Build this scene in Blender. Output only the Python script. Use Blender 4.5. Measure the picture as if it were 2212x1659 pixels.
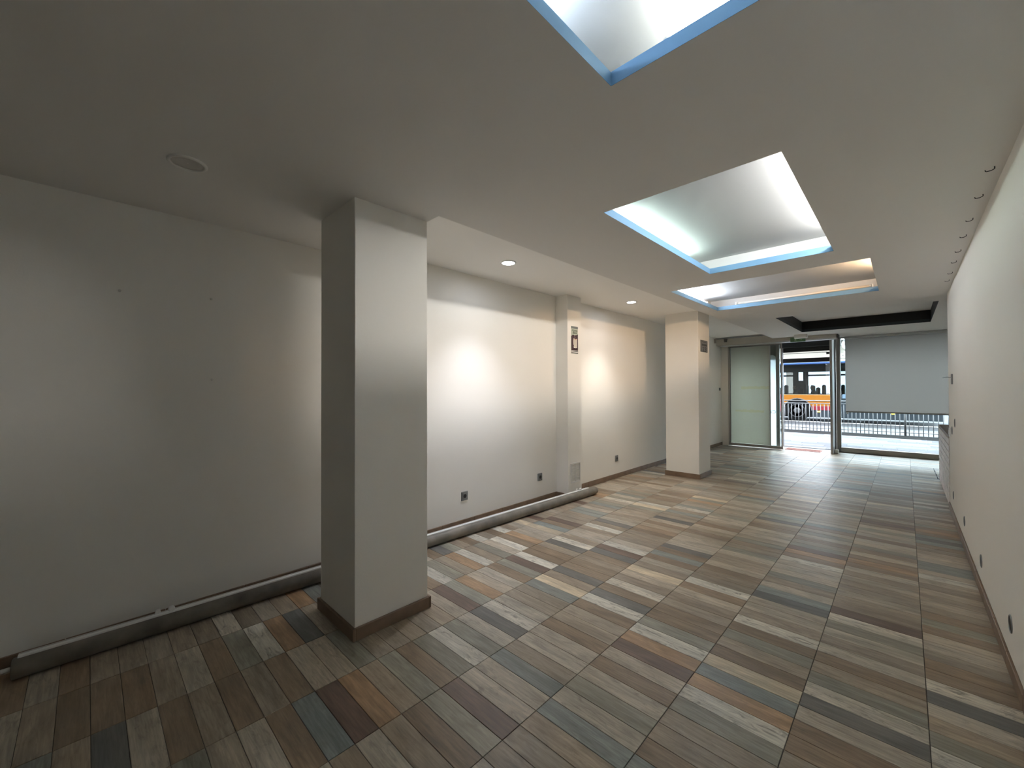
import bpy, math, random
from mathutils import Vector, Matrix

for o in list(bpy.data.objects): bpy.data.objects.remove(o, do_unlink=True)
SC = bpy.context.scene
COL = SC.collection
R = random.Random(7)

# ---------------------------------------------------------------- camera
F_PX, YAW, PITCH, ROLL, EYE = 882.365, 43.8963, 0.6289, -0.2153, 1.5
ya, pa, ra = (math.radians(a) for a in (YAW, PITCH, ROLL))
fwd = Vector((-math.sin(ya)*math.cos(pa), math.cos(ya)*math.cos(pa), math.sin(pa)))
rgt = Vector((math.cos(ya), math.sin(ya), 0)); upv = rgt.cross(fwd)
r2 = rgt*math.cos(ra)+upv*math.sin(ra); u2 = -rgt*math.sin(ra)+upv*math.cos(ra)
cd = bpy.data.cameras.new('camera'); cd.sensor_fit = 'HORIZONTAL'; cd.sensor_width = 36
cd.lens = F_PX/2212*36; cd.clip_start = .02; cd.clip_end = 300
cam = bpy.data.objects.new('camera', cd); COL.objects.link(cam)
cam.matrix_world = Matrix(((r2.x,u2.x,-fwd.x,0),(r2.y,u2.y,-fwd.y,0),(r2.z,u2.z,-fwd.z,EYE),(0,0,0,1)))
SC.camera = cam
SC.view_settings.view_transform = 'Standard'; SC.view_settings.look = 'None'
SC.view_settings.gamma = 1; SC.view_settings.exposure = 1.76; SC.view_settings.use_curve_mapping = False
SC.cycles.max_bounces = 12; SC.cycles.diffuse_bounces = 8; SC.cycles.transparent_max_bounces = 24
SC.cycles.sample_clamp_indirect = 6

# ---------------------------------------------------------------- world: bright overcast sky
SKY = 8.6
w = bpy.data.worlds.new('overcast'); SC.world = w; w.use_nodes = True
bg = w.node_tree.nodes['Background']; bg.inputs[0].default_value = (0.80, 0.90, 1.0, 1); bg.inputs[1].default_value = SKY

# lamp strengths (emission of the lamps that are really in the room)
TUBE1, TUBE1B, TUBE2, TUBE2B, TUBE3, TUBE3B = 15, 24, 14, 96, 58, 130
SPOT_W = 36

# ---------------------------------------------------------------- materials
def mat(name, col, rough=.6, metal=0, spec=.5, emit=None, estr=0, bump=0, bscale=200, var=0, vscale=4, alpha=None):
    m = bpy.data.materials.new(name); m.use_nodes = True
    nt = m.node_tree; b = nt.nodes['Principled BSDF']
    b.inputs['Base Color'].default_value = (*col, 1); b.inputs['Roughness'].default_value = rough
    b.inputs['Metallic'].default_value = metal; b.inputs['Specular IOR Level'].default_value = spec
    if emit: b.inputs['Emission Color'].default_value = (*emit, 1); b.inputs['Emission Strength'].default_value = estr
    tc = nt.nodes.new('ShaderNodeTexCoord')
    if var:
        n = nt.nodes.new('ShaderNodeTexNoise'); n.inputs['Scale'].default_value = vscale; n.inputs['Detail'].default_value = 4
        nt.links.new(tc.outputs['Object'], n.inputs['Vector'])
        cr = nt.nodes.new('ShaderNodeValToRGB')
        cr.color_ramp.elements[0].position = .3; cr.color_ramp.elements[1].position = .7
        cr.color_ramp.elements[0].color = (*[c*(1-var) for c in col], 1); cr.color_ramp.elements[1].color = (*[min(1, c*(1+var)) for c in col], 1)
        nt.links.new(n.outputs[0], cr.inputs[0]); nt.links.new(cr.outputs[0], b.inputs['Base Color'])
    if bump:
        n = nt.nodes.new('ShaderNodeTexNoise'); n.inputs['Scale'].default_value = bscale; n.inputs['Detail'].default_value = 3
        nt.links.new(tc.outputs['Object'], n.inputs['Vector'])
        bp = nt.nodes.new('ShaderNodeBump'); bp.inputs['Strength'].default_value = bump; bp.inputs['Distance'].default_value = .002
        nt.links.new(n.outputs[0], bp.inputs['Height']); nt.links.new(bp.outputs[0], b.inputs['Normal'])
    return m

def glass(name, tint=(1,1,1), refl=1.0, rough=0.0):
    m = bpy.data.materials.new(name); m.use_nodes = True; nt = m.node_tree
    for n in list(nt.nodes): nt.nodes.remove(n)
    out = nt.nodes.new('ShaderNodeOutputMaterial'); mix = nt.nodes.new('ShaderNodeMixShader')
    tr = nt.nodes.new('ShaderNodeBsdfTransparent'); tr.inputs[0].default_value = (*tint, 1)
    gl = nt.nodes.new('ShaderNodeBsdfGlossy'); gl.inputs[1].default_value = rough
    fr = nt.nodes.new('ShaderNodeFresnel'); fr.inputs[0].default_value = 1.45
    mu = nt.nodes.new('ShaderNodeMath'); mu.operation = 'MULTIPLY'; mu.inputs[1].default_value = refl
    nt.links.new(fr.outputs[0], mu.inputs[0]); nt.links.new(mu.outputs[0], mix.inputs[0])
    nt.links.new(tr.outputs[0], mix.inputs[1]); nt.links.new(gl.outputs[0], mix.inputs[2]); nt.links.new(mix.outputs[0], out.inputs[0])
    return m

def frost(name, col, dens, text=False):
    """frosted film on glass: partly lets light through, diffuse"""
    m = bpy.data.materials.new(name); m.use_nodes = True; nt = m.node_tree
    for n in list(nt.nodes): nt.nodes.remove(n)
    out = nt.nodes.new('ShaderNodeOutputMaterial'); mix = nt.nodes.new('ShaderNodeMixShader')
    df = nt.nodes.new('ShaderNodeBsdfDiffuse'); df.inputs[0].default_value = (*col, 1)
    tl = nt.nodes.new('ShaderNodeBsdfTranslucent'); tl.inputs[0].default_value = (*[c*.9 for c in col], 1)
    mix.inputs[0].default_value = dens
    nt.links.new(df.outputs[0], mix.inputs[1]); nt.links.new(tl.outputs[0], mix.inputs[2]); nt.links.new(mix.outputs[0], out.inputs[0])
    return m

def plank_mat(name, attr):
    m = bpy.data.materials.new(name); m.use_nodes = True; nt = m.node_tree; L = nt.links.new
    N = nt.nodes.new; b = nt.nodes['Principled BSDF']
    if attr:
        a = N('ShaderNodeVertexColor'); a.layer_name = 'tint'; col, wear = a.outputs[0], a.outputs[1]
        pos = N('ShaderNodeNewGeometry').outputs['Position']
    else:
        oi = N('ShaderNodeObjectInfo'); col, wear = oi.outputs['Color'], oi.outputs['Alpha']
        tc = N('ShaderNodeTexCoord'); ad = N('ShaderNodeVectorMath'); ad.operation = 'MULTIPLY_ADD'
        ad.inputs[0].default_value = (1,1,1)
        sc = N('ShaderNodeVectorMath'); sc.operation = 'SCALE'; sc.inputs[0].default_value = (37, 53, 11); L(oi.outputs['Random'], sc.inputs['Scale'])
        ad2 = N('ShaderNodeVectorMath'); L(tc.outputs['Object'], ad2.inputs[0]); L(sc.outputs[0], ad2.inputs[1]); pos = ad2.outputs[0]
        nt.nodes.remove(ad)
    def noise(sx, sy, det, rough=.55, dist=0):
        mp = N('ShaderNodeVectorMath'); mp.operation = 'MULTIPLY'; mp.inputs[1].default_value = (sx, sy, 1); L(pos, mp.inputs[0])
        n = N('ShaderNodeTexNoise'); n.inputs['Scale'].default_value = 1; n.inputs['Detail'].default_value = det
        n.inputs['Roughness'].default_value = rough; n.inputs['Distortion'].default_value = dist; L(mp.outputs[0], n.inputs['Vector'])
        return n.outputs[0]
    def mr(src, a, b_, c, d):
        n = N('ShaderNodeMapRange'); L(src, n.inputs[0])
        for i, v in enumerate((a, b_, c, d)): n.inputs[i+1].default_value = v
        return n.outputs[0]
    def math_(op, x, y):
        n = N('ShaderNodeMath'); n.operation = op
        for i, v in enumerate((x, y)):
            if isinstance(v, (int, float)): n.inputs[i].default_value = v
            else: L(v, n.inputs[i])
        return n.outputs[0]
    grain = noise(7, 95, 5, .6, .4); broad = noise(3, 16, 3, .5, .8); knot = noise(9, 30, 4, .65, 1.2)
    k = math_('MULTIPLY', mr(grain, .28, .72, .72, 1.24), mr(broad, .3, .7, .76, 1.2))
    mulc = N('ShaderNodeMix'); mulc.data_type = 'RGBA'; mulc.blend_type = 'MULTIPLY'; mulc.inputs[0].default_value = 1
    cb = N('ShaderNodeCombineColor'); [L(k, cb.inputs[i]) for i in range(3)]
    L(col, mulc.inputs[6]); L(cb.outputs[0], mulc.inputs[7])
    # worn smudges where the whitewash has gone
    sm = math_('MULTIPLY', mr(knot, .52, .68, 0, 1), wear)
    mx = N('ShaderNodeMix'); mx.data_type = 'RGBA'; L(sm, mx.inputs[0]); L(mulc.outputs[2], mx.inputs[6]); mx.inputs[7].default_value = (.11, .09, .07, 1)
    L(mx.outputs[2], b.inputs['Base Color'])
    L(mr(grain, .2, .8, .28, .42), b.inputs['Roughness'])
    bp = N('ShaderNodeBump'); bp.inputs['Strength'].default_value = .12; bp.inputs['Distance'].default_value = .001
    L(grain, bp.inputs['Height']); L(bp.outputs[0], b.inputs['Normal'])
    return m

M = {}
M['wall'] = mat('warm white wall paint', (.835, .812, .76), .75, spec=.25, bump=.25, bscale=90, var=.012, vscale=1.3)
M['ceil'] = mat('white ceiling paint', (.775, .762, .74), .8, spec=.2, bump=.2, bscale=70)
M['ceilwhite'] = mat('whiter ceiling tone', (.92, .91, .885), .8, spec=.2, bump=.2, bscale=70)  # raised strip, set whiter than the main ceiling
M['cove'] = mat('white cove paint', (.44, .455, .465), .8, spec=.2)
M['lip'] = mat('pale blue painted lip', (.105, .215, .345), .55, spec=.3)
M['black'] = mat('black painted board', (.012, .013, .014), .5, spec=.3)
M['lipdark'] = mat('dark slate painted lip', (.035, .045, .055), .5, spec=.3)
M['skirt'] = mat('brown skirting tile', (.20, .135, .09), .45, var=.18, vscale=9)
M['grout'] = mat('dark grout', (.075, .065, .055), .9)
M['plank'] = plank_mat('printed wood floor tile', False)
M['plankfar'] = plank_mat('printed wood floor tile far', True)
M['alu'] = mat('satin anodised frame', (.40, .38, .35), .38, .55, var=.03, vscale=5)
M['aludark'] = mat('dark bronze frame', (.12, .115, .11), .4, .4)
M['alulight'] = mat('bright aluminium', (.60, .62, .62), .35, .7)
M['header'] = mat('beige header cover', (.46, .43, .38), .45, .1)
M['glass'] = glass('clear glass', (.93, .97, .96))
M['frost'] = frost('frosted film', (.40, .375, .305), .40)
M['ochre'] = frost('ochre faded print', (.40, .36, .24), .40)
M['blind'] = frost('grey blind cloth', (.33, .305, .285), .34)
M['white'] = mat('white plastic', (.80, .79, .76), .4)
M['whitedull'] = mat('white lacquer', (.62, .60, .57), .5)
M['socket'] = mat('grey metallic plate', (.22, .23, .235), .35, .4)
M['boxred'] = mat('dark reddish disc', (.055, .035, .03), .5)
M['socketdark'] = mat('dark insert', (.02, .02, .022), .4)
M['roll'] = mat('grey printed roll', (0.1944, 0.1728, 0.1440), .55, var=.35, vscale=6, bump=.3, bscale=40)
M['rail'] = mat('white metal rail', (.88, .88, .86), .35)
M['green'] = mat('green sign', (.10, .20, .09), .5)
M['signgrey'] = mat('grey sign plate', (.22, .22, .22), .4, .3)
M['signdark'] = mat('dark sign ink', (.06, .06, .06), .5)
M['counter'] = mat('whitewashed board', (.68, .62, .57), .5, var=.22, vscale=7)
M['countertop'] = mat('brown worktop', (.17, .12, .09), .5, var=.2, vscale=8)
M['mat'] = mat('red brown doormat', (.26, .11, .085), .95, bump=.6, bscale=300)
M['pave'] = mat('grey paving', (0.0580, 0.0580, 0.0611), .85, spec=.12, var=.25, vscale=3)
M['kerb'] = mat('granite kerb', (0.00475, 0.00440, 0.00440), .9, spec=.05, var=.15, vscale=6)
M['asphalt'] = mat('pale asphalt', (0.0641, 0.0657, 0.0687), .85, spec=.12, var=.06)
M['lane'] = mat('dark asphalt', (0.0229, 0.0229, 0.0244), .85, spec=.12, var=.08)
M['steel'] = mat('galvanised rail', (0.1368, 0.1368, 0.1421), .45, .5)
M['orange'] = mat('orange bus paint', (0.2058, 0.0738, 0.0054), .3)
M['red'] = mat('red bus paint', (0.1342, 0.0089, 0.0156), .35)
M['blue'] = mat('blue bus paint', (0.0201, 0.0581, 0.1789), .35)
M['slate'] = mat('dark slate bus skirt', (0.01750, 0.02250, 0.02750), .6, spec=.2)
M['busin'] = mat('dark bus lining', (0.01350, 0.01500, 0.01650), .7)
M['busglass'] = glass('tinted bus glass', (.74, .78, .80), 1.6)
M['tyre'] = mat('tyre rubber', (0.00210, 0.00210, 0.00231), .9, spec=.08)
M['rim'] = mat('grey wheel rim', (0.01750, 0.01750, 0.01855), .6)
M['seat'] = mat('bus seat cloth', (0.01225, 0.01400, 0.01750), .9)
M['amber'] = mat('amber marker', (.9, .35, .02), .4, emit=(1, .45, .05), estr=2.5)
M['facade'] = mat('cream facade', (0.08580, 0.07755, 0.06270), .8, var=.05, vscale=1)
M['facwhite'] = mat('white shop fascia', (.42, .42, .41), .6)
M['shutterslat'] = mat('dark grey shutter slat', (.022, .021, .02), .6, spec=.2)
M['facwin'] = mat('facade window glass', (.30, .36, .40), .15)

# ---------------------------------------------------------------- mesh helpers
class MB:
    def __init__(s): s.v = []; s.f = []; s.mi = []; s.sm = []; s.mats = []
    def m(s, m):
        if m not in s.mats: s.mats.append(m)
        return s.mats.index(m)
    def box(s, a, b, m, c=0, only=None):
        x0,y0,z0 = a; x1,y1,z1 = b
        i = len(s.v); k = s.m(m)
        s.v += [(x0,y0,z0),(x1,y0,z0),(x1,y1,z0),(x0,y1,z0),(x0,y0,z1),(x1,y0,z1),(x1,y1,z1),(x0,y1,z1)]
        fs = [(0,3,2,1),(4,5,6,7),(0,1,5,4),(1,2,6,5),(2,3,7,6),(3,0,4,7)]
        for f in fs: s.f.append(tuple(i+q for q in f)); s.mi.append(k); s.sm.append(False)
        return s
    def cbox(s, a, b, m, c=.004):
        """box with all 12 edges chamfered"""
        x0,y0,z0 = a; x1,y1,z1 = b; k = s.m(m); i = len(s.v)
        c = min(c, (x1-x0)/2.2, (y1-y0)/2.2, (z1-z0)/2.2)
        idx = {}
        for sx in (0,1):
            for sy in (0,1):
                for sz in (0,1):
                    X = (x0,x1)[sx]; Y = (y0,y1)[sy]; Z = (z0,z1)[sz]
                    dx = c*(1-2*sx); dy = c*(1-2*sy); dz = c*(1-2*sz)
                    for ax, p in (('x',(X,Y+dy,Z+dz)),('y',(X+dx,Y,Z+dz)),('z',(X+dx,Y+dy,Z))):
                        idx[(sx,sy,sz,ax)] = len(s.v); s.v.append(p)
        def add(q): s.f.append(tuple(q)); s.mi.append(k); s.sm.append(False)
        g = lambda *t: idx[t]
        for sgn in (0,1):
            q = [g(sgn,0,0,'x'),g(sgn,1,0,'x'),g(sgn,1,1,'x'),g(sgn,0,1,'x')]; add(q if sgn else q[::-1])
            q = [g(0,sgn,0,'y'),g(0,sgn,1,'y'),g(1,sgn,1,'y'),g(1,sgn,0,'y')]; add(q if sgn else q[::-1])
            q = [g(0,0,sgn,'z'),g(1,0,sgn,'z'),g(1,1,sgn,'z'),g(0,1,sgn,'z')]; add(q if sgn else q[::-1])
        for a_ in (0,1):
            for b_ in (0,1):
                add([g(a_,b_,0,'x'),g(a_,b_,0,'y'),g(a_,b_,1,'y'),g(a_,b_,1,'x')])
                add([g(a_,0,b_,'x'),g(a_,0,b_,'z'),g(a_,1,b_,'z'),g(a_,1,b_,'x')])
                add([g(0,a_,b_,'y'),g(0,a_,b_,'z'),g(1,a_,b_,'z'),g(1,a_,b_,'y')])
        for a_ in (0,1):
            for b_ in (0,1):
                for c_ in (0,1): add([g(a_,b_,c_,'x'),g(a_,b_,c_,'y'),g(a_,b_,c_,'z')])
        return s
    def quad(s, p, m):
        i = len(s.v); s.v += p; s.f.append(tuple(range(i, i+len(p)))); s.mi.append(s.m(m)); s.sm.append(False); return s
    def lathe(s, prof, origin, axis, m, n=24, smooth=True, close=True):
        """profile of (radius, distance along axis)"""
        ax = Vector(axis).normalized(); t = Vector((0,0,1)) if abs(ax.z) < .9 else Vector((1,0,0))
        e1 = ax.cross(t).normalized(); e2 = ax.cross(e1); o = Vector(origin); i = len(s.v); k = s.m(m)
        for r, d in prof:
            for j in range(n):
                a = 2*math.pi*j/n; s.v.append(tuple(o+ax*d+e1*(r*math.cos(a))+e2*(r*math.sin(a))))
        for q in range(len(prof)-1):
            for j in range(n):
                j2 = (j+1) % n
                s.f.append((i+q*n+j, i+q*n+j2, i+(q+1)*n+j2, i+(q+1)*n+j)); s.mi.append(k); s.sm.append(smooth)
        if close:
            s.f.append(tuple(i+j for j in range(n))[::-1]); s.mi.append(k); s.sm.append(False)
            b = i+(len(prof)-1)*n; s.f.append(tuple(b+j for j in range(n))); s.mi.append(k); s.sm.append(False)
        return s
    def cyl(s, p, q, r, m, n=16):
        p, q = Vector(p), Vector(q); return s.lathe([(r,0),(r,(q-p).length)], p, q-p, m, n)
    def tube(s, pts, r, m, n=8):
        for a, b in zip(pts, pts[1:]): s.cyl(a, b, r, m, n)
        return s
    def prism(s, poly, origin, e1, e2, ex, m):
        """polygon in e1/e2 plane extruded by vector ex"""
        o, e1, e2, ex = Vector(origin), Vector(e1), Vector(e2), Vector(ex); i = len(s.v); k = s.m(m); n = len(poly)
        for x, y in poly: s.v.append(tuple(o+e1*x+e2*y))
        for x, y in poly: s.v.append(tuple(o+e1*x+e2*y+ex))
        s.f.append(tuple(range(i, i+n))[::-1]); s.f.append(tuple(range(i+n, i+2*n))); s.mi += [k,k]; s.sm += [False]*2
        for j in range(n):
            j2 = (j+1) % n; s.f.append((i+j, i+j2, i+n+j2, i+n+j)); s.mi.append(k); s.sm.append(False)
        return s
    def build(s, name, parent=None, root=(0,0,0), loc=None, label=None):
        me = bpy.data.meshes.new(name); rx, ry, rz = root
        me.from_pydata([(x-rx, y-ry, z-rz) for x,y,z in s.v], [], s.f)
        for mm in s.mats: me.materials.append(mm)
        me.polygons.foreach_set('material_index', s.mi); me.polygons.foreach_set('use_smooth', s.sm)
        me.validate(); me.update()
        import bmesh
        bm = bmesh.new(); bm.from_mesh(me); bmesh.ops.recalc_face_normals(bm, faces=bm.faces); bm.to_mesh(me); bm.free()
        o = bpy.data.objects.new(name, me); COL.objects.link(o)
        if parent: o.parent = parent
        elif loc is None: o.location = root
        if loc is not None: o.location = loc
        if label: o['label'] = label
        return o

def tag(o, label=None, cat=None, group=None, kind=None):
    if label: o['label'] = label
    if cat: o['category'] = cat
    if group: o['group'] = group
    if kind: o['kind'] = kind
    return o
def thing(name, label, cat, loc, group=None, kind=None):
    o = bpy.data.objects.new(name, None); COL.objects.link(o); o.location = loc; o.empty_display_size = .05
    return tag(o, label, cat, group, kind)
def part(name, mb, t, label=None, up=None):
    """mesh in world coordinates, child of t (or of the part `up` of t)"""
    return mb.build(name, up or t, tuple(t.location), label=label)
def text_mesh(txt, size, m, name, parent, root, mtx, shear=0, bold=0):
    cu = bpy.data.curves.new(name, 'FONT'); cu.body = txt; cu.size = size; cu.align_x = 'CENTER'; cu.align_y = 'CENTER'
    cu.shear = shear; cu.offset = bold; cu.extrude = .0006
    o = bpy.data.objects.new(name, cu); COL.objects.link(o)
    bpy.context.view_layer.update()
    me = bpy.data.meshes.new_from_object(o.evaluated_get(bpy.context.evaluated_depsgraph_get()))
    bpy.data.objects.remove(o, do_unlink=True)
    me.name = name; me.materials.clear(); me.materials.append(m)
    me.transform(Matrix.Translation(-Vector(root)) @ mtx)
    ob = bpy.data.objects.new(name, me); COL.objects.link(ob); ob.parent = parent
    return ob

# ---------------------------------------------------------------- dimensions (metres, camera at x=y=0)
XL, XR, YB = -3.4894, 0.3888, -8.0
ZC, ZR, ZT = 2.66, 2.774, 2.95
RX, RY0 = -2.245, 1.63                 # raised ceiling strip: x < RX, y > RY0
YEND = 12.3; XN = 1.25; YN = 7.42      # wall_right stops at YN, niche goes on to XN
DX, DY, X0, Y0 = .438, .11065, .0602, 1.124   # floor strip grid
HB = .0755

# ---------------------------------------------------------------- floor
fl = MB(); fl.box((XL-.1, YB-.1, -.12), (XN+.1, 12.25, -.0035), M['grout'])
FLOOR = tag(fl.build('floor'), 'wood-look tile floor of narrow multicoloured strips', 'floor', kind='structure')

CLS = {  # linear colour, wear
 'W': ((.60,.565,.48), .7), 'L': ((.44,.385,.305), .4), 'T': ((.335,.275,.205), .35), 'G': ((.285,.27,.215), .2), 'B': ((.245,.265,.245), .25),
 'D': ((.15,.15,.14), .1), 'R': ((.17,.115,.088), .1), 'O': ((.38,.245,.14), .25), 'N': ((.265,.195,.13), .3), 'C': ((.60,.51,.37), .15)}
FIX = {}
for i_, k_, row in ((-8,-13,'NLNTTLTTWTLTO'),(-7,-12,'TNNNTLNGWODTTTLTTTNWGTOWTGLWNOL'),(-6,-10,'DLNTNTNLLGTTTTTLRGOLLNGRWNNTDWTLLTW'),(-5,-6,'LNBROTGNGWGLDWLTTBCTDNNTNDR'),
        (-4,-3,'LTNGRLLBTLLNTTNWDNWTLCTLNBNDL'),(-3,2,'TBLGLNLROWGNNTTLNWTTNLT'),(-2,5,'TTGWOBCNTGNWTLLDBLTGLL'),(-1,8,'NNLDWGTNLTLGWRTTLTTL'),(0,11,'WGTLDWNNTLLN')):
    for n_, c_ in enumerate(row): FIX[(i_, k_+n_)] = c_
def proj(x, y, z=0):
    d = Vector((x, y, z-EYE)); zz = d.dot(fwd)
    if zz < .05: return None
    return (1106+F_PX*d.dot(r2)/zz, 829.5-F_PX*d.dot(u2)/zz)
cells = []
i0 = math.floor((XL-X0)/DX); i1 = math.ceil((XN-X0)/DX)
k0 = math.floor((YB-Y0)/DY); k1 = math.ceil((12.25-Y0)/DY)
for i in range(i0, i1):
    for k in range(k0, k1):
        xa = max(X0+i*DX, XL); xb = min(X0+(i+1)*DX, XN); ya_ = max(Y0+k*DY, YB); yb = min(Y0+(k+1)*DY, 12.25)
        if yb < YN: xb = min(xb, XR)
        if xb-xa < .02 or yb-ya_ < .02: continue
        rr = random.Random(i*7919+k*104729)
        c = FIX.get((i, k)) or rr.choices('WLTGBDRONC', weights=(6, 26, 30, 12, 4, 3, 3, 3, 17, 2))[0]
        col, wear = CLS[c]
        j = 1.0+rr.uniform(-.12, .12); h = rr.uniform(-.03, .03)
        col = tuple(max(.01, q*j*(1+h*(1-n))) for n, q in enumerate(col))
        ps = [proj(x, y) for x, y in ((xa,ya_),(xb,ya_),(xb,yb),(xa,yb))]
        area = 0
        if all(ps):
            pc = [(min(max(p[0], 0), 2212), min(max(p[1], 0), 1659)) for p in ps]
            area = abs(sum(pc[q][0]*pc[(q+1)%4][1]-pc[(q+1)%4][0]*pc[q][1] for q in range(4)))/2
            cx, cy = (xa+xb)/2, (ya_+yb)/2
            if -2.95 < cx < -2.32 and 1.05 < cy < 1.68: area *= .05
        cells.append((area, xa, xb, ya_, yb, col, wear))
cells.sort(key=lambda t: -t[0])
def strip_shape(lx, ly, ox=0, oy=0, oz=0):
    gx, gy, c, h = .0016, .0011, .0012, .0075
    a, b = lx/2-gx, ly/2-gy
    lo = [(ox-a,oy-b),(ox+a,oy-b),(ox+a,oy+b),(ox-a,oy+b)]
    hi = [(ox-a+c,oy-b+c),(ox+a-c,oy-b+c),(ox+a-c,oy+b-c),(ox-a+c,oy+b-c)]
    v = [(x,y,oz-h) for x,y in lo]+[(x,y,oz-c) for x,y in lo]+[(x,y,oz) for x,y in hi]
    f = []
    for q in range(4):
        n = (q+1) % 4; f += [(q,n,4+n,4+q),(4+q,4+n,8+n,8+q)]
    f.append((8,9,10,11))
    return v, f
shared = {}
for n, (area, xa, xb, ya_, yb, col, wear) in enumerate(cells[:300]):
    key = (round(xb-xa, 3), round(yb-ya_, 3))
    if key not in shared:
        me = bpy.data.meshes.new('plank'); v, f = strip_shape(xb-xa, yb-ya_); me.from_pydata(v, [], f); me.materials.append(M['plank']); shared[key] = me
    o = bpy.data.objects.new('plank', shared[key]); COL.objects.link(o); o.parent = FLOOR
    o.location = ((xa+xb)/2, (ya_+yb)/2, random.Random(n).uniform(-.0004, .0004)); o.color = (*col, wear)
V, Fc, TC = [], [], []
for (area, xa, xb, ya_, yb, col, wear) in cells[300:]:
    v, f = strip_shape(xb-xa, yb-ya_, (xa+xb)/2, (ya_+yb)/2, 0); b = len(V); V += v; Fc += [tuple(b+q for q in t) for t in f]; TC += [(*col, wear)]*len(v)
me = bpy.data.meshes.new('plank_field'); me.from_pydata(V, [], Fc); me.materials.append(M['plankfar'])
ca = me.color_attributes.new('tint', 'FLOAT_COLOR', 'POINT'); ca.data.foreach_set('color', [q for t in TC for q in t])
o = bpy.data.objects.new('plank_field', me); COL.objects.link(o); o.parent = FLOOR; o['kind'] = 'stuff'

# ---------------------------------------------------------------- walls
def wall(name, a, b, label, m='wall'):
    return tag(MB().box(a, b, M[m]).build(name), label, 'wall', kind='structure')
YJ = 11.6
wl = MB(); wl.box((XL-.2, YB-.2, -.05), (XL, YJ+.6, ZT), M['wall'])
WL = tag(wl.build('wall_left'), 'long cream wall with three grey sockets low down', 'wall', kind='structure')
WR = wall('wall_right', (XR, YB-.2, -.05), (XR+.14, YN, ZT), 'bare cream wall seen at a steep angle with grey plates')
wall('wall_niche', (XN, YN-.15, -.05), (XN+.2, YEND+.2, ZT), 'cream side wall of the niche behind the board-clad counter')
wall('wall_niche_return', (XR+.14, YN-.14, -.05), (XN, YN, ZT), 'return wall where the niche beside the counter begins')
wall('wall_back', (XL-.2, YB-.2, -.05), (XR+.2, YB, ZT), 'plain cream wall at the dark end of the room')
jb = MB(); jb.box((XL, YJ, -.05), (-3.325, YJ+.6, ZT), M['wall'])
tag(jb.build('wall_door_jamb'), 'plastered jamb between left wall and sliding door', 'wall', kind='structure')
pil = MB(); PX, PY0, PY1 = -3.289, 4.505, 4.822
pil.box((XL, PY0, -.02), (PX, PY1, ZR+.05), M['wall'])
tag(pil.build('trim_1'), 'cream pilaster standing out of the long wall, with coffee poster', 'pilaster', kind='structure')

def skirting(name, pieces, label):
    t = thing(name, label, 'skirting', (0,0,0), kind='structure')
    for a, b in pieces: part('skirting_tile', MB().cbox(a, b, M['skirt'], .003), t)
    return t
def runs(x0, x1, ya_, yb, step=.44):
    out = []; y = ya_
    while y < yb-.01:
        e = min(y+step, yb); out.append(((x0, y+.0008, -.002), (x1, e-.0008, HB))); y = e
    return out
BT = .0135
skirting('baseboard_left', runs(XL, XL+BT, YB, PY0-.0)+[((XL+BT, PY0-BT, -.002), (PX-.055, PY0, HB))]+runs(XL, XL+BT, PY1+.02, YJ), 'brown tile skirting along the long cream wall')
skirting('baseboard_right', runs(XR-BT, XR, YB, YN), 'brown tile skirting along the bare wall with grey plates')

# columns
def column(name, x0, x1, y0, y1, ztop, label):
    t = thing(name, label, 'column', ((x0+x1)/2, (y0+y1)/2, 0), kind='structure')
    part('shaft', MB().cbox((x0, y0, -.01), (x1, y1, ztop), M['wall'], .003), t)
    b = .018
    for a, c in (((x0-b, y0-b, 0), (x1+b, y0, HB)), ((x0-b, y1, 0), (x1+b, y1+b, HB)), ((x0-b, y0, 0), (x0, y1, HB)), ((x1, y0, 0), (x1+b, y1, HB))):
        part('skirting_tile', MB().cbox(a, c, M['skirt'], .003), t)
    return t
C1 = (-2.8924, -2.3816, 1.1134, 1.6299); C2 = (-3.0019, -2.4496, 6.9767, 7.5053)
column('column', *C1, ZC+.02, 'thick square cream column with brown skirting, closest to the unlit downlight')
column('column', *C2, ZR+.02, 'far square cream column carrying a small grey number sign')

# ---------------------------------------------------------------- ceiling
LIPH = .055
COF = {1: (-.803, .20, -.75, 1.389), 2: (-1.4235, -.4258, 2.3601, 4.397), 3: (-2.0285, -.2141, 4.868, 6.586), 4: (-1.548, .34, 7.955, 10.41)}
xs = sorted({XL, RX, XR, XN, *[q for c in COF.values() for q in c[:2]]}); ys = sorted({YB, RY0, YN, 12.2, *[q for c in COF.values() for q in c[2:]]})
cm = MB()
def hole(x, y):
    if x < RX and y > RY0: return True
    if x > XR and y < YN: return True
    return any(c[0] < x < c[1] and c[2] < y < c[3] for c in COF.values())
for xa, xb in zip(xs, xs[1:]):
    for ya_, yb in zip(ys, ys[1:]):
        if hole((xa+xb)/2, (ya_+yb)/2): continue
        cm.quad([(xa,ya_,ZC),(xb,ya_,ZC),(xb,yb,ZC),(xa,yb,ZC)], M['ceil']); cm.quad([(xa,ya_,ZC+LIPH),(xb,ya_,ZC+LIPH),(xb,yb,ZC+LIPH),(xa,yb,ZC+LIPH)], M['ceil'])
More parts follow.
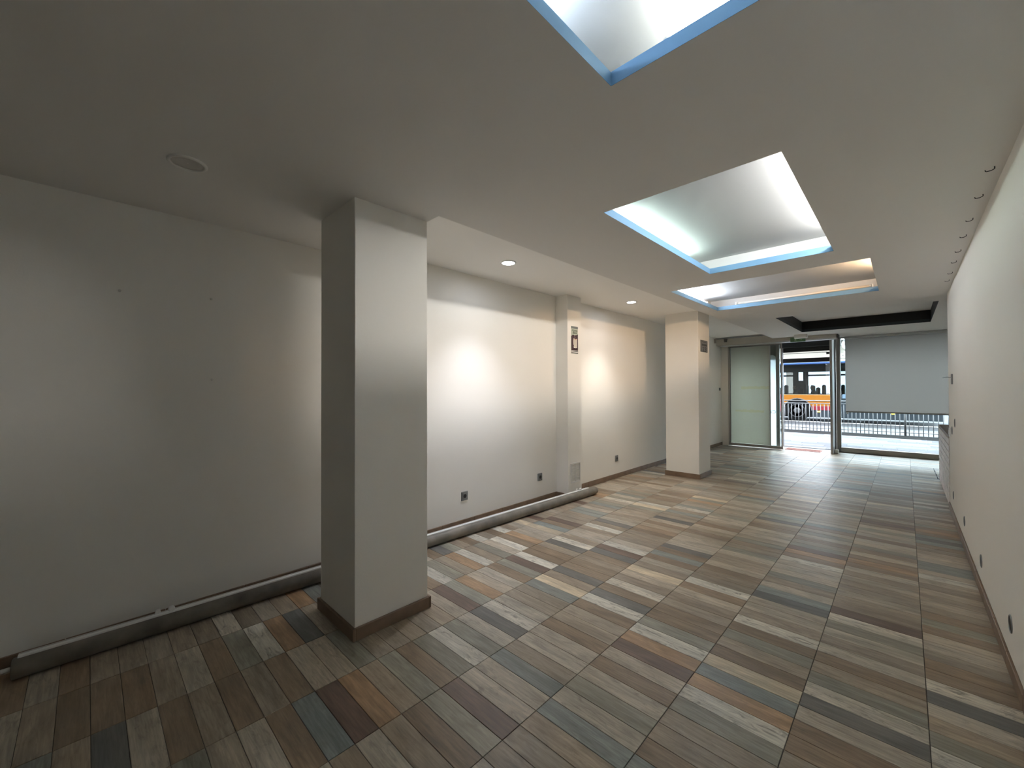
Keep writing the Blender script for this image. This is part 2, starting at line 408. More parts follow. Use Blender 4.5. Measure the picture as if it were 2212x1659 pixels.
# step up to the raised strip along the long wall
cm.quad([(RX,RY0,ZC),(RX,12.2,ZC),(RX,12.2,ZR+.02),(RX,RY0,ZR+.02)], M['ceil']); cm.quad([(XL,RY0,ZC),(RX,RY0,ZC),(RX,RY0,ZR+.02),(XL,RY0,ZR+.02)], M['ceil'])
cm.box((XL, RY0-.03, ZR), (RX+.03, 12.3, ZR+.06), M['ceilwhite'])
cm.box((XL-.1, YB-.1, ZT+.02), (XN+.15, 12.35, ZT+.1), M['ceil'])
tag(cm.build('ceiling'), 'white plaster ceiling with four rectangular light coffers', 'ceiling', kind='structure')

def coffer(k, label, setb, top, lipm, covem, wallm=None):
    x0, x1, y0, y1 = COF[k]; z0, z1 = ZC, ZC+LIPH
    t = thing('ceiling_coffer', label, 'coffer', ((x0+x1)/2, (y0+y1)/2, ZC), 'ceiling light coffers', kind='structure')
    th = .012
    for a, b in (((x0-th, y0-th, z0+.001), (x0, y1+th, z1)), ((x1, y0-th, z0+.001), (x1+th, y1+th, z1)), ((x0, y0-th, z0+.001), (x1, y0, z1)), ((x0, y1, z0+.001), (x1, y1+th, z1))):
        part('lip_board', MB().box(a, b, M[lipm]), t)
    sl, sr, sn, sf = setb
    X0_, X1_, Y0_, Y1_ = x0-sl, x1+sr, y0-sn, y1+sf; wm = M[wallm or covem]
    mb = MB(); e = .02
    mb.box((X0_-e, Y0_-e, z1), (X0_, Y1_+e, top), wm); mb.box((X1_, Y0_-e, z1), (X1_+e, Y1_+e, top), wm)
    mb.box((X0_, Y0_-e, z1), (X1_, Y0_, top), wm); mb.box((X0_, Y1_, z1), (X1_, Y1_+e, top), wm)
    part('cove_wall', mb, t)
    part('cove_ceiling', MB().box((X0_-e, Y0_-e, top), (X1_+e, Y1_+e, top+.02), M[covem]), t)
    return t
coffer(1, 'light coffer overhead with pale blue lip and a bare lit tube on its ledge', (.24, .16, .16, .26), 2.875, 'lip', 'cove')
coffer(2, 'narrow light coffer with pale blue lip glowing greenish white inside', (.30, .42, .14, .12), 2.835, 'lip', 'cove')
coffer(3, 'wide light coffer with a lit tube along one side and an unlit tube at its back', (.14, .30, .14, .13), 2.835, 'lip', 'cove')
coffer(4, 'dark unlit coffer with black sides close to the shop window', (.0, .0, .0, .0), 2.875, 'lipdark', 'ceil', 'black')

def tube_lamp(p, q, col, strength, label, lit=True, r=.014, power=None):
    p, q = Vector(p), Vector(q); d = (q-p).normalized(); t = thing('fluorescent_tube', label, 'tube lamp', (p+q)/2, 'fluorescent tubes in the coffers')
    m = mat('tube glass', (.85,.86,.84), .3, emit=col, estr=strength) if lit else M['whitedull']
    part('glass_tube', MB().cyl(p, q, r, m, 16), t)
    for a, s in ((p, -1), (q, 1)):
        part('end_cap', MB().cyl(a, a+d*s*.018, r*1.02, M['alulight'], 16), t)
        e = a+d*s*.03
        h = .011; n = Vector((abs(d.y), abs(d.x), 0)); lo = e-n*.016-d*h*.6; hi = e+n*.016+d*h*.6
        part('lamp_holder', MB().cbox((min(lo.x,hi.x), min(lo.y,hi.y), ZC+LIPH), (max(lo.x,hi.x), max(lo.y,hi.y), e.z+.02), M['white'], .003), t)
    return t
ZTB = ZC+LIPH+.046
tube_lamp((-.60, 1.455, 2.762), (.17, 1.455, 2.762), (1, 1, .90), TUBE1, 'bright bare tube lying on the ledge of the overhead coffer')
tube_lamp((-.95, -.55, ZTB), (-.95, 1.1, ZTB), (.72, .84, 1), TUBE1B, 'bluish tube hidden behind the side ledge of the overhead coffer')
tube_lamp((-1.60, 2.72, 2.765), (-1.60, 4.12, 2.765), (.80, 1, .90), TUBE2, 'greenish tube hidden behind the ledge of the narrow coffer')
tube_lamp((-.27, 2.5, 2.80), (-.27, 4.2, 2.80), (1, .965, .92), TUBE2B, 'white tube hidden behind the other ledge of the narrow coffer')
tube_lamp((-2.085, 5.18, 2.742), (-2.085, 6.27, 2.742), (.86, .92, 1), TUBE3, 'lit cool white tube along the side of the wide coffer')
tube_lamp((-.03, 5.0, 2.79), (-.03, 5.9, 2.79), (1, .66, .38), TUBE3B, 'warm tube hidden behind the ledge of the wide coffer')
tube_lamp((-1.755, 6.64, 2.742), (-.30, 6.64, 2.742), (1,1,1), 0, 'long unlit white tube at the back of the wide coffer', lit=False)

# downlights
def downlight(x, y, z, lit, label, r=.062, ring=.02, watt=None, tint=(.84,.88,1)):
    t = thing('downlight', label, 'downlight', (x, y, z), 'recessed downlights')
    R_ = r+ring
    part('trim_ring', MB().lathe([(R_, .001), (R_, -.004), (R_-.004, -.008), (r+.005, -.010), (r, -.006), (r, .001)], (x, y, z), (0,0,1), M['white'], 32, close=False), t)
    if lit:
        m = mat('led lens', (.9,.9,.9), .4, emit=(.88,.92,1), estr=30)
        part('lens', MB().lathe([(r*.995, -.004), (r*.995, .0)], (x, y, z), (0,0,1), m, 32), t)
        l = bpy.data.lights.new('downlight_beam', 'SPOT'); l.energy = SPOT_W if watt is None else watt; l.color = tint; l.spot_size = math.radians(92); l.spot_blend = 1; l.shadow_soft_size = .045
        lo = bpy.data.objects.new('downlight_beam', l); COL.objects.link(lo); lo.parent = t; lo.location = (0, 0, -.02)
    else:
        part('lens', MB().lathe([(.004,-.0015), (r*.62, -.001), (r*.72, -.004), (r*.9, -.0015), (r, -.002)], (x, y, z), (0,0,1), M['whitedull'], 32, close=False), t)
    return t
downlight(-2.878, 2.944, ZR, True, 'lit downlight in the raised ceiling just past the thick column')
downlight(-2.902, 5.569, ZR, True, 'lit downlight in the raised ceiling between pilaster and far column', watt=34, tint=(1,.96,.89))
downlight(-2.634, .349, ZC, False, 'unlit round downlight with white ring in the dim ceiling', r=.068, ring=.016)

# ceiling hooks
for n, (x, y) in enumerate(((.352,3.305),(.350,3.732),(.348,4.211),(.348,4.634),(.352,5.111),(.352,5.53),(.356,6.039),(.356,6.449))):
    t = thing('ceiling_hook', 'dark wire hook in the ceiling by the bare wall, %s from the unlit end' % ('first','second','third','fourth','fifth','sixth','seventh','eighth')[n], 'hook', (x, y, ZC), 'ceiling hooks beside the bare wall')
    part('hook_wire', MB().tube([(x,y,ZC+.003),(x,y,ZC-.012),(x-.012,y,ZC-.018),(x-.030,y,ZC-.018),(x-.034,y,ZC-.010)], .0022, M['socketdark'], 8), t)

# ---------------------------------------------------------------- sockets
def socket(face, a, z, label, w_=.092, h_=.098, plain=False):
    """face 'L': on wall_left looking +x;  'R': on wall_right looking -x"""
    x = XL if face == 'L' else XR; s = 1 if face == 'L' else -1
    t = thing('wall_socket', label, 'socket', (x, a, z), 'grey wall plates')
    def bx(x0, x1, hw, hh, m, c=.003): return MB().cbox((min(x+s*x0, x+s*x1), a-hw, z-hh), (max(x+s*x0, x+s*x1), a+hw, z+hh), M[m], c)
    pl = part('cover_plate', bx(-.001, .010, w_/2, h_/2, 'socket', .004), t)
    part('insert', bx(.009, .013, .028, .030, 'socket' if not plain else 'socketdark', .002), t)
    if not plain:
        part('socket_well', MB().lathe([(.021, .0128), (.021, .0145), (.018, .0145), (.016, .0132)], (x, a, z), (s,0,0), M['socketdark'], 20), t)
    return t
socket('L', 2.866, .327, 'grey wall socket on the long wall closest to the thick column')
socket('L', 4.146, .331, 'grey wall socket on the long wall just before the pilaster')
socket('L', 6.136, .327, 'grey wall socket on the long wall between pilaster and far column')
socket('L', 11.44, 1.462, 'small dark switch on the long wall beside the sliding door', .11, .075, True)
def round_box(y, z, label, r=.047, inner='socketdark'):
    t = thing('junction_box', label, 'junction box', (XR, y, z), 'round boxes on the bare wall')
    part('rim', MB().lathe([(r, -.002), (r, .003), (r-.003, .005), (r-.007, .005), (r-.008, .001)], (XR, y, z), (-1,0,0), M['socket'], 28, close=False), t)
    part('dark_recess_disc', MB().lathe([(r-.007, .0005), (r-.010, .0025), (r-.020, .003)], (XR, y, z), (-1,0,0), M[inner], 28), t)  # flat dark disc: shade of the open recess put into its colour
for y, z, lb in ((3.375,.251,'round dark junction box low on the bare wall, first and largest of four'),(4.535,.226,'round dark junction box low on the bare wall, second from the unlit end'),
                 (5.689,.244,'round dark junction box low on the bare wall, third from the unlit end'),(6.899,.255,'round dark junction box low at the end of the bare wall, by the counter')):
    round_box(y, z, lb)
round_box(6.567, 1.104, 'round reddish box at chest height on the bare wall', inner='boxred')
round_box(6.952, .994, 'round box at counter height close to the end of the bare wall', inner='boxred')
ux, uy, uz = XR, 6.78, 1.587
t = thing('wall_lamp_box', 'tall dark box with a wire stub high on the bare wall', 'electrical box', (ux, uy, uz))
part('box_body', MB().cbox((ux-.014, uy-.035, uz-.058), (ux+.001, uy+.035, uz+.058), M['socket'], .004), t)
part('wire_stub', MB().tube([(ux-.012, uy, uz+.02), (ux-.05, uy+.05, uz+.025), (ux-.072, uy+.09, uz+.018)], .004, M['socket'], 8), t)
t = thing('switch_plate', 'white plate beside the counter at the end of the bare wall', 'switch', (XR, 7.17, .955))
part('cover_plate', MB().cbox((XR-.014, 7.12, .90), (XR+.001, 7.22, 1.01), M['white'], .003), t)
part('rocker', MB().cbox((XR-.018, 7.14, .925), (XR-.013, 7.20, .985), M['white'], .002), t)

# wall plugs
for y, z, lb in ((.134,2.113,'small pale wall plug high on the dim part of the long wall'),(.596,2.133,'small wall plug above another one left of the thick column'),(.603,1.57,'small wall plug at eye height left of the thick column')):
    t = thing('wall_plug', lb, 'plug', (XL, y, z), 'wall plugs on the long wall')
    part('plug_head', MB().lathe([(.008, -.002), (.008, .004), (.005, .009), (.005, .016)], (XL, y, z), (1,0,0), M['whitedull'], 12), t)

# ---------------------------------------------------------------- long roll on the floor
RR = .0525
ra0 = Vector((-3.350, -.265, RR+.001)); ra1 = Vector((-3.188, 5.02, RR+.001)); rd = (ra1-ra0).normalized(); rn = Vector((-rd.y, rd.x, 0))
t = thing('long_roll', 'long grey roll with a white rail on top, lying along the wall foot', 'roll', ((ra0.x+ra1.x)/2, (ra0.y+ra1.y)/2, 0))
L_ = (ra1-ra0).length
part('roll_body', MB().lathe([(.0,.008),(.012,.008),(.014,.012),(.040,.012),(.047,.0),(RR,.006),(RR,L_-.03),(RR-.004,L_-.006),(RR-.015,L_-.002),(.014,L_-.004),(.012,L_),(.0,L_)], ra0, rd, M['roll'], 32, close=False), t)
bp0, bp1 = ra0+Vector((0,0,RR-.002))+rn*.004+rd*.02, ra1+Vector((0,0,RR-.002))+rn*.004-rd*.17
def obox(p, q, hw, h0, h1, m):
    p, q = Vector(p), Vector(q); d = (q-p).normalized(); n = Vector((-d.y, d.x, 0))
    return MB().prism([(-hw, h0), (hw, h0), (hw, h1), (-hw, h1)], p, n, (0,0,1), q-p, m)
part('front_rail', obox(bp0, bp1, .013, -.004, .010, M['rail']), t, 'white rail along the top of the roll')
part('groove', obox(bp0+rn*.018, bp1+rn*.018, .005, -.010, .004, M['aludark']), t)
part('back_rail', obox(bp0+rn*.028, bp1+rn*.028, .005, -.016, .008, M['whitedull']), t)
for s in (0, 1):
    c = (ra0+rd*.62 if s == 0 else ra1-rd*.36)+Vector((0,0,RR+.016))+rn*.012
    br = part('bracket', MB().lathe([(.012,-.014),(.017,-.008),(.017,.008),(.012,.014)], c+rd*.02, (-rn.x,-rn.y,.2), M['white'], 14), t, 'white clip on top of the roll')
    part('bracket_foot', MB().prism([(-.016,0),(.016,0),(.010,.026),(-.010,.026)], c-rd*.045-Vector((0,0,.012)), rd, (0,0,1), rn*.018, M['white']), t, up=br)
part('end_pin', MB().cyl(ra0-rd*.05+rn*.01, ra0+rd*.012+rn*.01, .011, M['rail'], 14), t)

# ---------------------------------------------------------------- vent grille and poster on the pilaster, sign on the far column
vy0, vy1, vz0, vz1 = 4.557, 4.783, .205, .475
t = thing('vent_grille', 'white twin vent grille low on the pilaster', 'vent', (PX, (vy0+vy1)/2, vz0))
fr = MB(); fw = .018; xd = PX+.012
for a, b in (((PX-.001,vy0,vz0),(xd,vy1,vz0+fw)),((PX-.001,vy0,vz1-fw),(xd,vy1,vz1)),((PX-.001,vy0,vz0+fw),(xd,vy0+fw,vz1-fw)),((PX-.001,vy1-fw,vz0+fw),(xd,vy1,vz1-fw)),((PX-.001,(vy0+vy1)/2-.01,vz0+fw),(xd-.002,(vy0+vy1)/2+.01,vz1-fw))):
    fr.cbox(a, b, M['whitedull'], .002)
part('grille_frame', fr, t)
for side in (0, 1):
    a = vy0+fw if side == 0 else (vy0+vy1)/2+.01; b = (vy0+vy1)/2-.01 if side == 0 else vy1-fw
    for n in range(14):
        z = vz0+fw+.008+n*(vz1-vz0-2*fw-.012)/13.5
        part('slat', MB().prism([(0,0),(.007,-.006),(.008,-.004),(.001,.003)], (PX+.0005, a, z), (1,0,0), (0,0,1), (0,b-a,0), M['whitedull']), t)

py0, py1, pz0, pz1 = 4.587, 4.744, 1.978, 2.355; px = PX+.004
t = thing('poster', 'narrow coffee poster with steaming cream mug on the pilaster', 'poster', (PX, (py0+py1)/2, (pz0+pz1)/2))
def pm(name, c): return mat(name, c, .6)
def P2(u, v): return (py0+(py1-py0)*u, pz1-(pz1-pz0)*v)
def flat(name, poly, m, lay, label=None):
    pts = [P2(u, v) for u, v in poly]
    return part(name, MB().prism(pts, (px+lay*.0007, 0, 0), (0,1,0), (0,0,1), (.0006,0,0), m), t, label)
part('backing_card', MB().cbox((PX-.0005, py0, pz0), (px+.0004, py1, pz1), pm('poster pale green', (.47,.52,.43)), .001), t)
flat('top_band', [(0,.005),(1,.005),(1,.085),(0,.085)], pm('poster grey', (.16,.18,.18)), 1)
flat('coffee_panel', [(0,.37),(.22,.31),(.5,.325),(.75,.315),(1,.275),(1,.885),(0,.885)], pm('poster dark maroon', (.045,.018,.024)), 1)
flat('steam', [(.42,.33),(.52,.33),(.50,.37),(.60,.41),(.62,.44),(.50,.425),(.47,.38)], pm('poster steam', (.30,.20,.22)), 2)
mug = [(.33,.44),(.36,.43),(.60,.47),(.86,.44),(.86,.60),(.85,.765),(.60,.79),(.38,.775),(.31,.745),(.40,.735),(.30,.66),(.27,.58),(.29,.50)]
flat('mug', mug, pm('poster mug', (.62,.58,.49)), 2)
flat('mug_rim', [(.36,.43),(.60,.47),(.86,.44),(.86,.475),(.60,.505),(.38,.47)], pm('poster mug rim', (.62,.45,.32)), 3)
flat('mug_highlight', [(.31,.50),(.35,.49),(.33,.60),(.37,.70),(.33,.69),(.29,.60)], pm('poster cream', (.75,.72,.64)), 3)
flat('saucer_edge', [(.30,.745),(.36,.76),(.60,.785),(.84,.765),(.82,.785),(.55,.80),(.36,.785)], pm('poster white', (.85,.83,.78)), 3)
flat('stripe', [(0,.885),(1,.885),(1,.905),(0,.905)], M['white'], 2); flat('stripe', [(0,.905),(1,.905),(1,.93),(0,.93)], pm('poster black', (.02,.025,.02)), 2)
flat('stripe', [(0,.93),(1,.93),(1,.96),(0,.96)], M['white'], 2); flat('stripe', [(0,.96),(1,.96),(1,.99),(0,.99)], pm('poster black2', (.02,.025,.02)), 2)
def wall_text(txt, size, u, v, bold, sh, sx=1):
    y, z = P2(u, v); mtx = Matrix(((0,0,1,px+.0016),(sx,0,0,y),(0,1,0,z),(0,0,0,1)))
    text_mesh(txt, size, pm('poster ink', (.10,.13,.09)), 'lettering', t, tuple(t.location), mtx, sh, bold)
wall_text('Aroma', .046, .50, .150, .0005, .25); wall_text('Blend', .046, .52, .238, .0006, .1)

cx = C2[1]; sy0, sy1, sz0, sz1 = 7.07, 7.395, 2.102, 2.30
t = thing('number_sign', 'small grey number plate on the far column', 'sign', (cx, (sy0+sy1)/2, sz0))
part('plate', MB().cbox((cx-.001, sy0, sz0), (cx+.008, sy1, sz1), M['signgrey'], .002), t)
part('border', MB().box((cx+.007, sy0+.006, sz0+.004), (cx+.0086, sy0+.020, sz1-.006), M['signdark']).box((cx+.007, sy0+.02, sz0+.004), (cx+.0086, sy1-.01, sz0+.012), M['signdark']).box((cx+.007, sy1-.016, sz0+.004), (cx+.0086, sy1-.004, sz1-.006), M['signdark']), t)
arc = [(math.cos(a)*.10, math.sin(a)*.022) for a in [math.pi+q*math.pi/10 for q in range(11)]]+[(math.cos(a)*.085, math.sin(a)*.014) for a in [2*math.pi-q*math.pi/10 for q in range(11)]]
part('arc_mark', MB().prism(arc, (cx+.007, (sy0+sy1)/2, 2.285), (0,1,0), (0,0,1), (.0016,0,0), M['signdark']), t)
part('dark_band', MB().box((cx+.007, sy0+.05, 2.205), (cx+.0086, sy1-.04, 2.238), M['signdark']), t)
text_mesh('23', .105, M['signdark'], 'lettering', t, tuple(t.location), Matrix(((0,0,1,cx+.0085),(1.9,0,0,(sy0+sy1)/2+.01),(0,1,0,2.148),(0,0,0,1))), 0, .001)

# ---------------------------------------------------------------- door header, sliding door
hx0, hx1, hy0, hy1, hz0, hz1 = XL, -1.035, 11.2, 11.55, 2.575, 2.738
t = thing('door_operator', 'long beige cover box of the sliding door mechanism', 'door operator', (hx0, hy0, hz0))
part('cover', MB().prism([(hx0+.002,hz0),(hx1-.02,hz0),(hx1-.02,ZC-.003),(RX-.006,ZC-.003),(RX-.006,hz1),(hx0+.002,hz1)], (0,hy0,0), (1,0,0), (0,0,1), (0,hy1-hy0,0), M['header']), t)
part('lower_track', MB().cbox((hx0+.03, hy0+.10, hz0-.016), (hx1-.04, hy1-.03, hz0+.002), M['alulight'], .003), t)
part('end_plate', MB().cbox((hx1-.018, hy0+.004, hz0-.006), (hx1, hy1, ZC-.003), M['aludark'], .003), t)
part('sensor', MB().prism([(-.045,.05),(.045,.05),(.030,-.035),(-.030,-.035)], (-3.262, hy0-.012, 2.685), (1,0,0), (0,0,1), (0,.015,0), M['aludark']), t, 'dark trapezoid sensor on the cover')
part('end_bracket', MB().cbox((XL+.0, hy0-.16, 2.632), (XL+.03, hy0-.09, 2.735), M['header'], .004), t)

# emergency light and exit sign
t = thing('emergency_light', 'white emergency light box on the ceiling in front of the door header', 'emergency light', (-1.63, 10.84, ZC))
part('housing', MB().cbox((-1.755, 10.80, 2.572), (-1.515, 10.87, ZC+.002), M['white'], .008), t)
part('diffuser', MB().cbox((-1.745, 10.795, 2.576), (-1.525, 10.802, 2.60), M['rail'], .003), t)
t = thing('exit_sign', 'small green exit sign hanging under the emergency light', 'sign', (-1.75, 11.18, 2.55))
part('panel', MB().cbox((-1.885, 11.165, 2.535), (-1.60, 11.18, 2.634), M['green'], .002), t)
pg = mat('exit pictogram', (.30, .42, .26), .6)
part('running_figure', MB().prism([(-.02,-.03),(-.008,-.03),(.0,-.008),(.012,-.03),(.024,-.03),(.008,.006),(.02,.016),(.014,.022),(.008,.030),(.008,.040),(-.002,.042),(-.006,.034),(-.004,.026),(-.02,.008),(-.014,.002),(-.004,.008)], (-1.79, 11.1642, 2.583), (1,0,0), (0,0,1), (0,.0012,0), pg), t)
part('arrow', MB().prism([(-.025,-.006),(.01,-.006),(.01,-.018),(.03,0),(.01,.018),(.01,.006),(-.025,.006)], (-1.69, 11.1642, 2.583), (1,0,0), (0,0,1), (0,.0012,0), pg), t)

# sliding leaf (door_1)
lx0, lx1, ly0, ly1 = -3.322, -2.128, 11.585, 11.625; lz0, lz1 = .012, 2.60
t = thing('door_1', 'sliding glass door leaf with frosted panel, pushed open', 'door', (lx0, ly0, 0), kind='structure')
part('stile', MB().cbox((lx0, ly0, lz0), (lx0+.042, ly1, lz1), M['alu'], .003), t)
part('stile', MB().cbox((lx1-.028, ly0, lz0), (lx1, ly1, lz1), M['alu'], .003), t)
part('bottom_rail', MB().cbox((lx0+.042, ly0, lz0), (lx1-.028, ly1, .080), M['alu'], .003), t)
part('top_rail', MB().cbox((lx0+.042, ly0, 2.55), (lx1-.028, ly1, lz1), M['alu'], .003), t)
part('gasket', MB().box((lx0+.042, ly0+.004, .08), (lx0+.056, ly1-.004, 2.55), M['aludark']).box((lx0+.056, ly0+.004, 2.536), (lx1-.028, ly1-.004, 2.55), M['aludark']), t)
part('glass_pane', MB().box((lx0+.056, ly0+.016, .08), (lx1-.028, ly0+.024, 2.536), M['glass']), t)
fx0, fx1 = lx0+.058, -2.372
yf = ly0+.013; fe = fx1-.03
def rect(mb, x0, x1, z0, z1, m): return mb.quad([(x0,yf,z0),(x1,yf,z0),(x1,yf,z1),(x0,yf,z1)], m)
fm = MB(); bands = ((-3.16, -2.52, .872, .950, 5), (-3.02, fe, 1.452, 1.545, 3)); zlast = .082
for a, b, z0, z1, seed in bands:
    rect(fm, fx0, fe, zlast, z0, M['frost']); rect(fm, fx0, a, z0, z1, M['frost'])
    if b < fe: rect(fm, b, fe, z0, z1, M['frost'])
    zlast = z1
rect(fm, fx0, fe, zlast, 2.535, M['frost'])
part('frosted_film', fm, t)
for a, b, z0, z1, seed in bands:
    mb = MB(); rr = random.Random(seed); x = a; zm = (z0+z1)/2
    while x < b-.001:
        e = min(x+rr.uniform(.03, .055), b); u = z1-rr.uniform(0, .022); l = z0+rr.uniform(0, .016)
        rect(mb, x, e, l, u, M['ochre']); rect(mb, x, e, z0, l, M['frost']); rect(mb, x, e, u, z1, M['frost']); x = e
    part('faded_print', mb, t, 'faded ochre strip of print on the frosted film')
part('film_edge', MB().box((fe, ly0+.011, .082), (fx1, ly0+.0145, 2.535), M['alu']), t)
# leaf behind: fixed side light with white sheet and dark guide
t = thing('side_light', 'fixed side panel with white sheet behind the sliding leaf', 'window panel', (-2.9, 11.92, 0), kind='structure')
part('guide_post', MB().cbox((-2.316, 11.88, 0), (-2.250, 11.96, 2.62), M['aludark'], .004), t)
part('outer_stile', MB().cbox((-2.250, 11.90, .02), (-2.240, 11.94, 2.62), M['alulight'], .003), t)
part('glass_pane', MB().box((-3.32, 11.915, .04), (-2.316, 11.925, 2.62), M['glass']), t)
ws = mat('white printed sheet', (.80, .84, .88), .6); 
sheet = [(-2.47,.05),(-2.318,.05),(-2.318,2.24),(-2.34,2.29),(-2.39,2.315),(-2.47,2.315)]
part('white_sheet', MB().quad([(x, 11.931, z) for x, z in sheet], frost('white sheet film', (.80,.84,.88), .5)), t)
text_mesh('Ci', .125, mat('grey print', (.28,.30,.31), .6), 'lettering', t, tuple(t.location), Matrix(((-1,0,0,-2.385),(0,0,-1,11.9285),(0,1,0,.885),(0,0,0,1))), 0, .001)
part('upper_panel', MB().box((-2.47, 11.94, 2.20), (-2.316, 11.95, 2.62), M['aludark']), t)

# right jamb of the doorway
t = thing('door_2', 'narrow fixed aluminium leaf beside the open doorway', 'door', (-1.2, 11.56, 0), kind='structure')
part('stile', MB().cbox((-1.215, 11.55, 0), (-1.172, 11.60, 2.575), M['alu'], .004), t)
part('side_panel', MB().box((-1.196, 11.60, .0), (-1.176, 12.02, 2.60), M['alulight']), t)
part('floor_guide', MB().cbox((-1.172, 11.76, 0), (-1.10, 11.86, .085), M['white'], .01), t)
part('dark_seal', MB().box((-1.180, 12.02, 0), (-1.160, 12.12, 2.64), M['aludark']), t)

# shop window
t = thing('window_1', 'large shop window in an aluminium frame behind the grey blind', 'window', (-1.1, 12.15, 0), kind='structure')
wx0, wx1, wy0, wy1 = -1.160, XN, 12.12, 12.20
part('stile', MB().cbox((wx0, wy0, 0), (wx0+.072, wy1, 2.66), M['alu'], .005), t)
part('bottom_rail', MB().cbox((wx0+.072, wy0, 0), (wx1, wy1, .108), M['alu'], .006), t)
part('top_rail', MB().cbox((wx0+.072, wy0, 2.635), (wx1, wy1, 2.67), M['alu'], .004), t)
part('edge_trim', MB().box((wx0+.072, wy0+.03, .108), (wx0+.082, wy1-.01, 2.635), M['alulight']), t)
part('glass_pane', MB().box((wx0+.082, wy0+.036, .108), (wx1, wy0+.044, 2.635), M['glass']), t)
# roller blind
t = thing('roller_blind', 'wide grey roller blind pulled most of the way down the window', 'blind', (-.1, 12.05, 2.6))
part('cloth', MB().quad([(-.985,12.05,.955),(XN-.03,12.05,.955),(XN-.03,12.05,2.60),(-.985,12.05,2.60)], M['blind']), t)
part('hem_bar', MB().cbox((-.985, 12.043, .925), (XN-.03, 12.060, .958), mat('blind hem bar', (.30,.29,.27), .5), .004), t)
part('cassette', MB().cbox((-.995, 12.00, 2.60), (XN-.02, 12.10, 2.655), mat('blind cassette', (.52,.54,.55), .4), .008), t)
part('bead_chain_end', MB().lathe([(.0,0),(.014,.006),(.018,.02),(.010,.034),(.0,.04)], (-.955, 12.03, .925), (0,0,-1), M['white'], 12, close=False), t)

# doormat
t = thing('doormat', 'red brown doormat in the threshold of the open door', 'doormat', (-1.77, 11.87, 0))
mm = MB().prism([(-2.115,11.72),(-1.425,11.68),(-1.42,12.08),(-2.118,12.08)], (0,0,.0005), (1,0,0), (0,1,0), (0,0,.008), M['mat'])
part('pile', mm, t)
mb = MB()
for n in range(9): mb.box((-2.10, 11.75+n*.036, .0083), (-1.44, 11.765+n*.036, .0105), M['mat'])
part('ribs', mb, t)

# roller shutter outside the door
t = thing('roller_shutter', 'raised black roller shutter over the open doorway', 'shutter', (-1.77, 12.4, 2.4))
part('shutter_box', MB().cbox((-2.32, 12.25, 2.50), (-1.10, 12.65, 2.95), M['black'], .01), t)
for n in range(3): part('slat', MB().cbox((-2.24, 12.34, 2.385+n*.040), (-1.27, 12.355, 2.385+n*.040+.0405), M['shutterslat'], .004), t)
part('cross_bar', MB().cbox((-2.24, 12.33, 2.345), (-1.33, 12.342, 2.356), M['busin'], .002), t)
part('lock_box', MB().cbox((-1.36, 12.32, 2.30), (-1.27, 12.37, 2.352), M['busin'], .004), t)
part('bottom_bar', MB().cbox((-2.24, 12.32, 2.118), (-1.27, 12.37, 2.225), mat('gloss black bar', (.014,.012,.014), .28), .008), t)
for x in (-2.262, -1.262): part('guide_rail', MB().cbox((x-.02, 12.30, 0), (x+.02, 12.39, 2.50), M['aludark'] if x < -2 else M['alu'], .004), t)

# ---------------------------------------------------------------- board-clad counter in the niche
kx, ky0, ky1, kz = .384, 7.44, 9.55, .893
t = thing('counter', 'counter clad in whitewashed boards with brown top beside the window', 'counter', (kx, (ky0+ky1)/2, 0))
part('carcass', MB().box((kx+.018, ky0, 0), (XN-.002, ky1-.02, kz-.03), M['countertop']), t)
part('worktop', MB().cbox((kx+.0, ky0, kz-.03), (XN-.002, ky1, kz), M['countertop'], .004), t)
nb = 10
for n in range(nb):
    z0 = .012+n*(kz-.045)/nb; z1 = z0+(kz-.045)/nb-.011
    cuts = sorted([ky0, ky1]+[ky0+(ky1-ky0)*q for q in ((.33,.74) if n % 2 else (.52,))])
    for a, b in zip(cuts, cuts[1:]):
        part('board', MB().cbox((kx, a+.001, z0), (kx+.018, b-.001, z1), M['counter'], .003), t)
part('end_panel', MB().cbox((kx, ky1-.002, 0), (XN-.002, ky1+.018, kz-.001), mat('dark end panel', (.13,.09,.08), .5), .003), t)
t = thing('cable', 'thin dark cable lying on the floor at the foot of the counter', 'cable', (.37, 10.0, 0))
part('cord', MB().tube([(.362,10.75,.006),(.366,10.3,.006),(.368,9.9,.006),(.370,9.60,.006)], .006, M['socketdark'], 8), t)

# ---------------------------------------------------------------- street outside
tag(MB().box((-14, 12.25, -.15), (9, 16.35, -.006), M['pave']).build('pavement'), 'pale paved pavement outside the shop front', 'pavement', kind='structure')
rr = random.Random(11)
pv = bpy.data.objects['pavement']
pcols = [mat('pale paver', (0.0733, 0.0733, 0.0778), .85, spec=.12, var=.1), mat('grey paver', (0.0458, 0.0458, 0.0519), .85, spec=.12, var=.12), mat('white paver', (0.1007, 0.1038, 0.1068), .85, spec=.12), mat('mid paver', (0.0580, 0.0580, 0.0641), .85, spec=.12, var=.12)]
pmesh = {}
for q, m in enumerate(pcols):
    for ln in (.62, .95):
        me = bpy.data.meshes.new('paver'); v, f = strip_shape(ln, .30); me.from_pydata(v, [], f); me.materials.append(m); pmesh[(q, ln)] = me
y = 12.42; row = 0
while y < 16.2:
    x = -4.2+rr.uniform(0, .6)
    while x < 1.6:
        ln = rr.choice((.62, .95)); o = bpy.data.objects.new('paver', pmesh[(rr.choices((0,1,2,3), weights=(4,3,3,4))[0], ln)]); COL.objects.link(o); o.parent = pv
        o.location = (x+ln/2, y+.15, .0015); x += ln
    y += .30; row += 1
tag(MB().cbox((-14, 16.35, -.15), (9, 17.5, .0), M['kerb'], .01).build('kerb'), 'dark granite strip under the street railing', 'kerb', kind='structure')
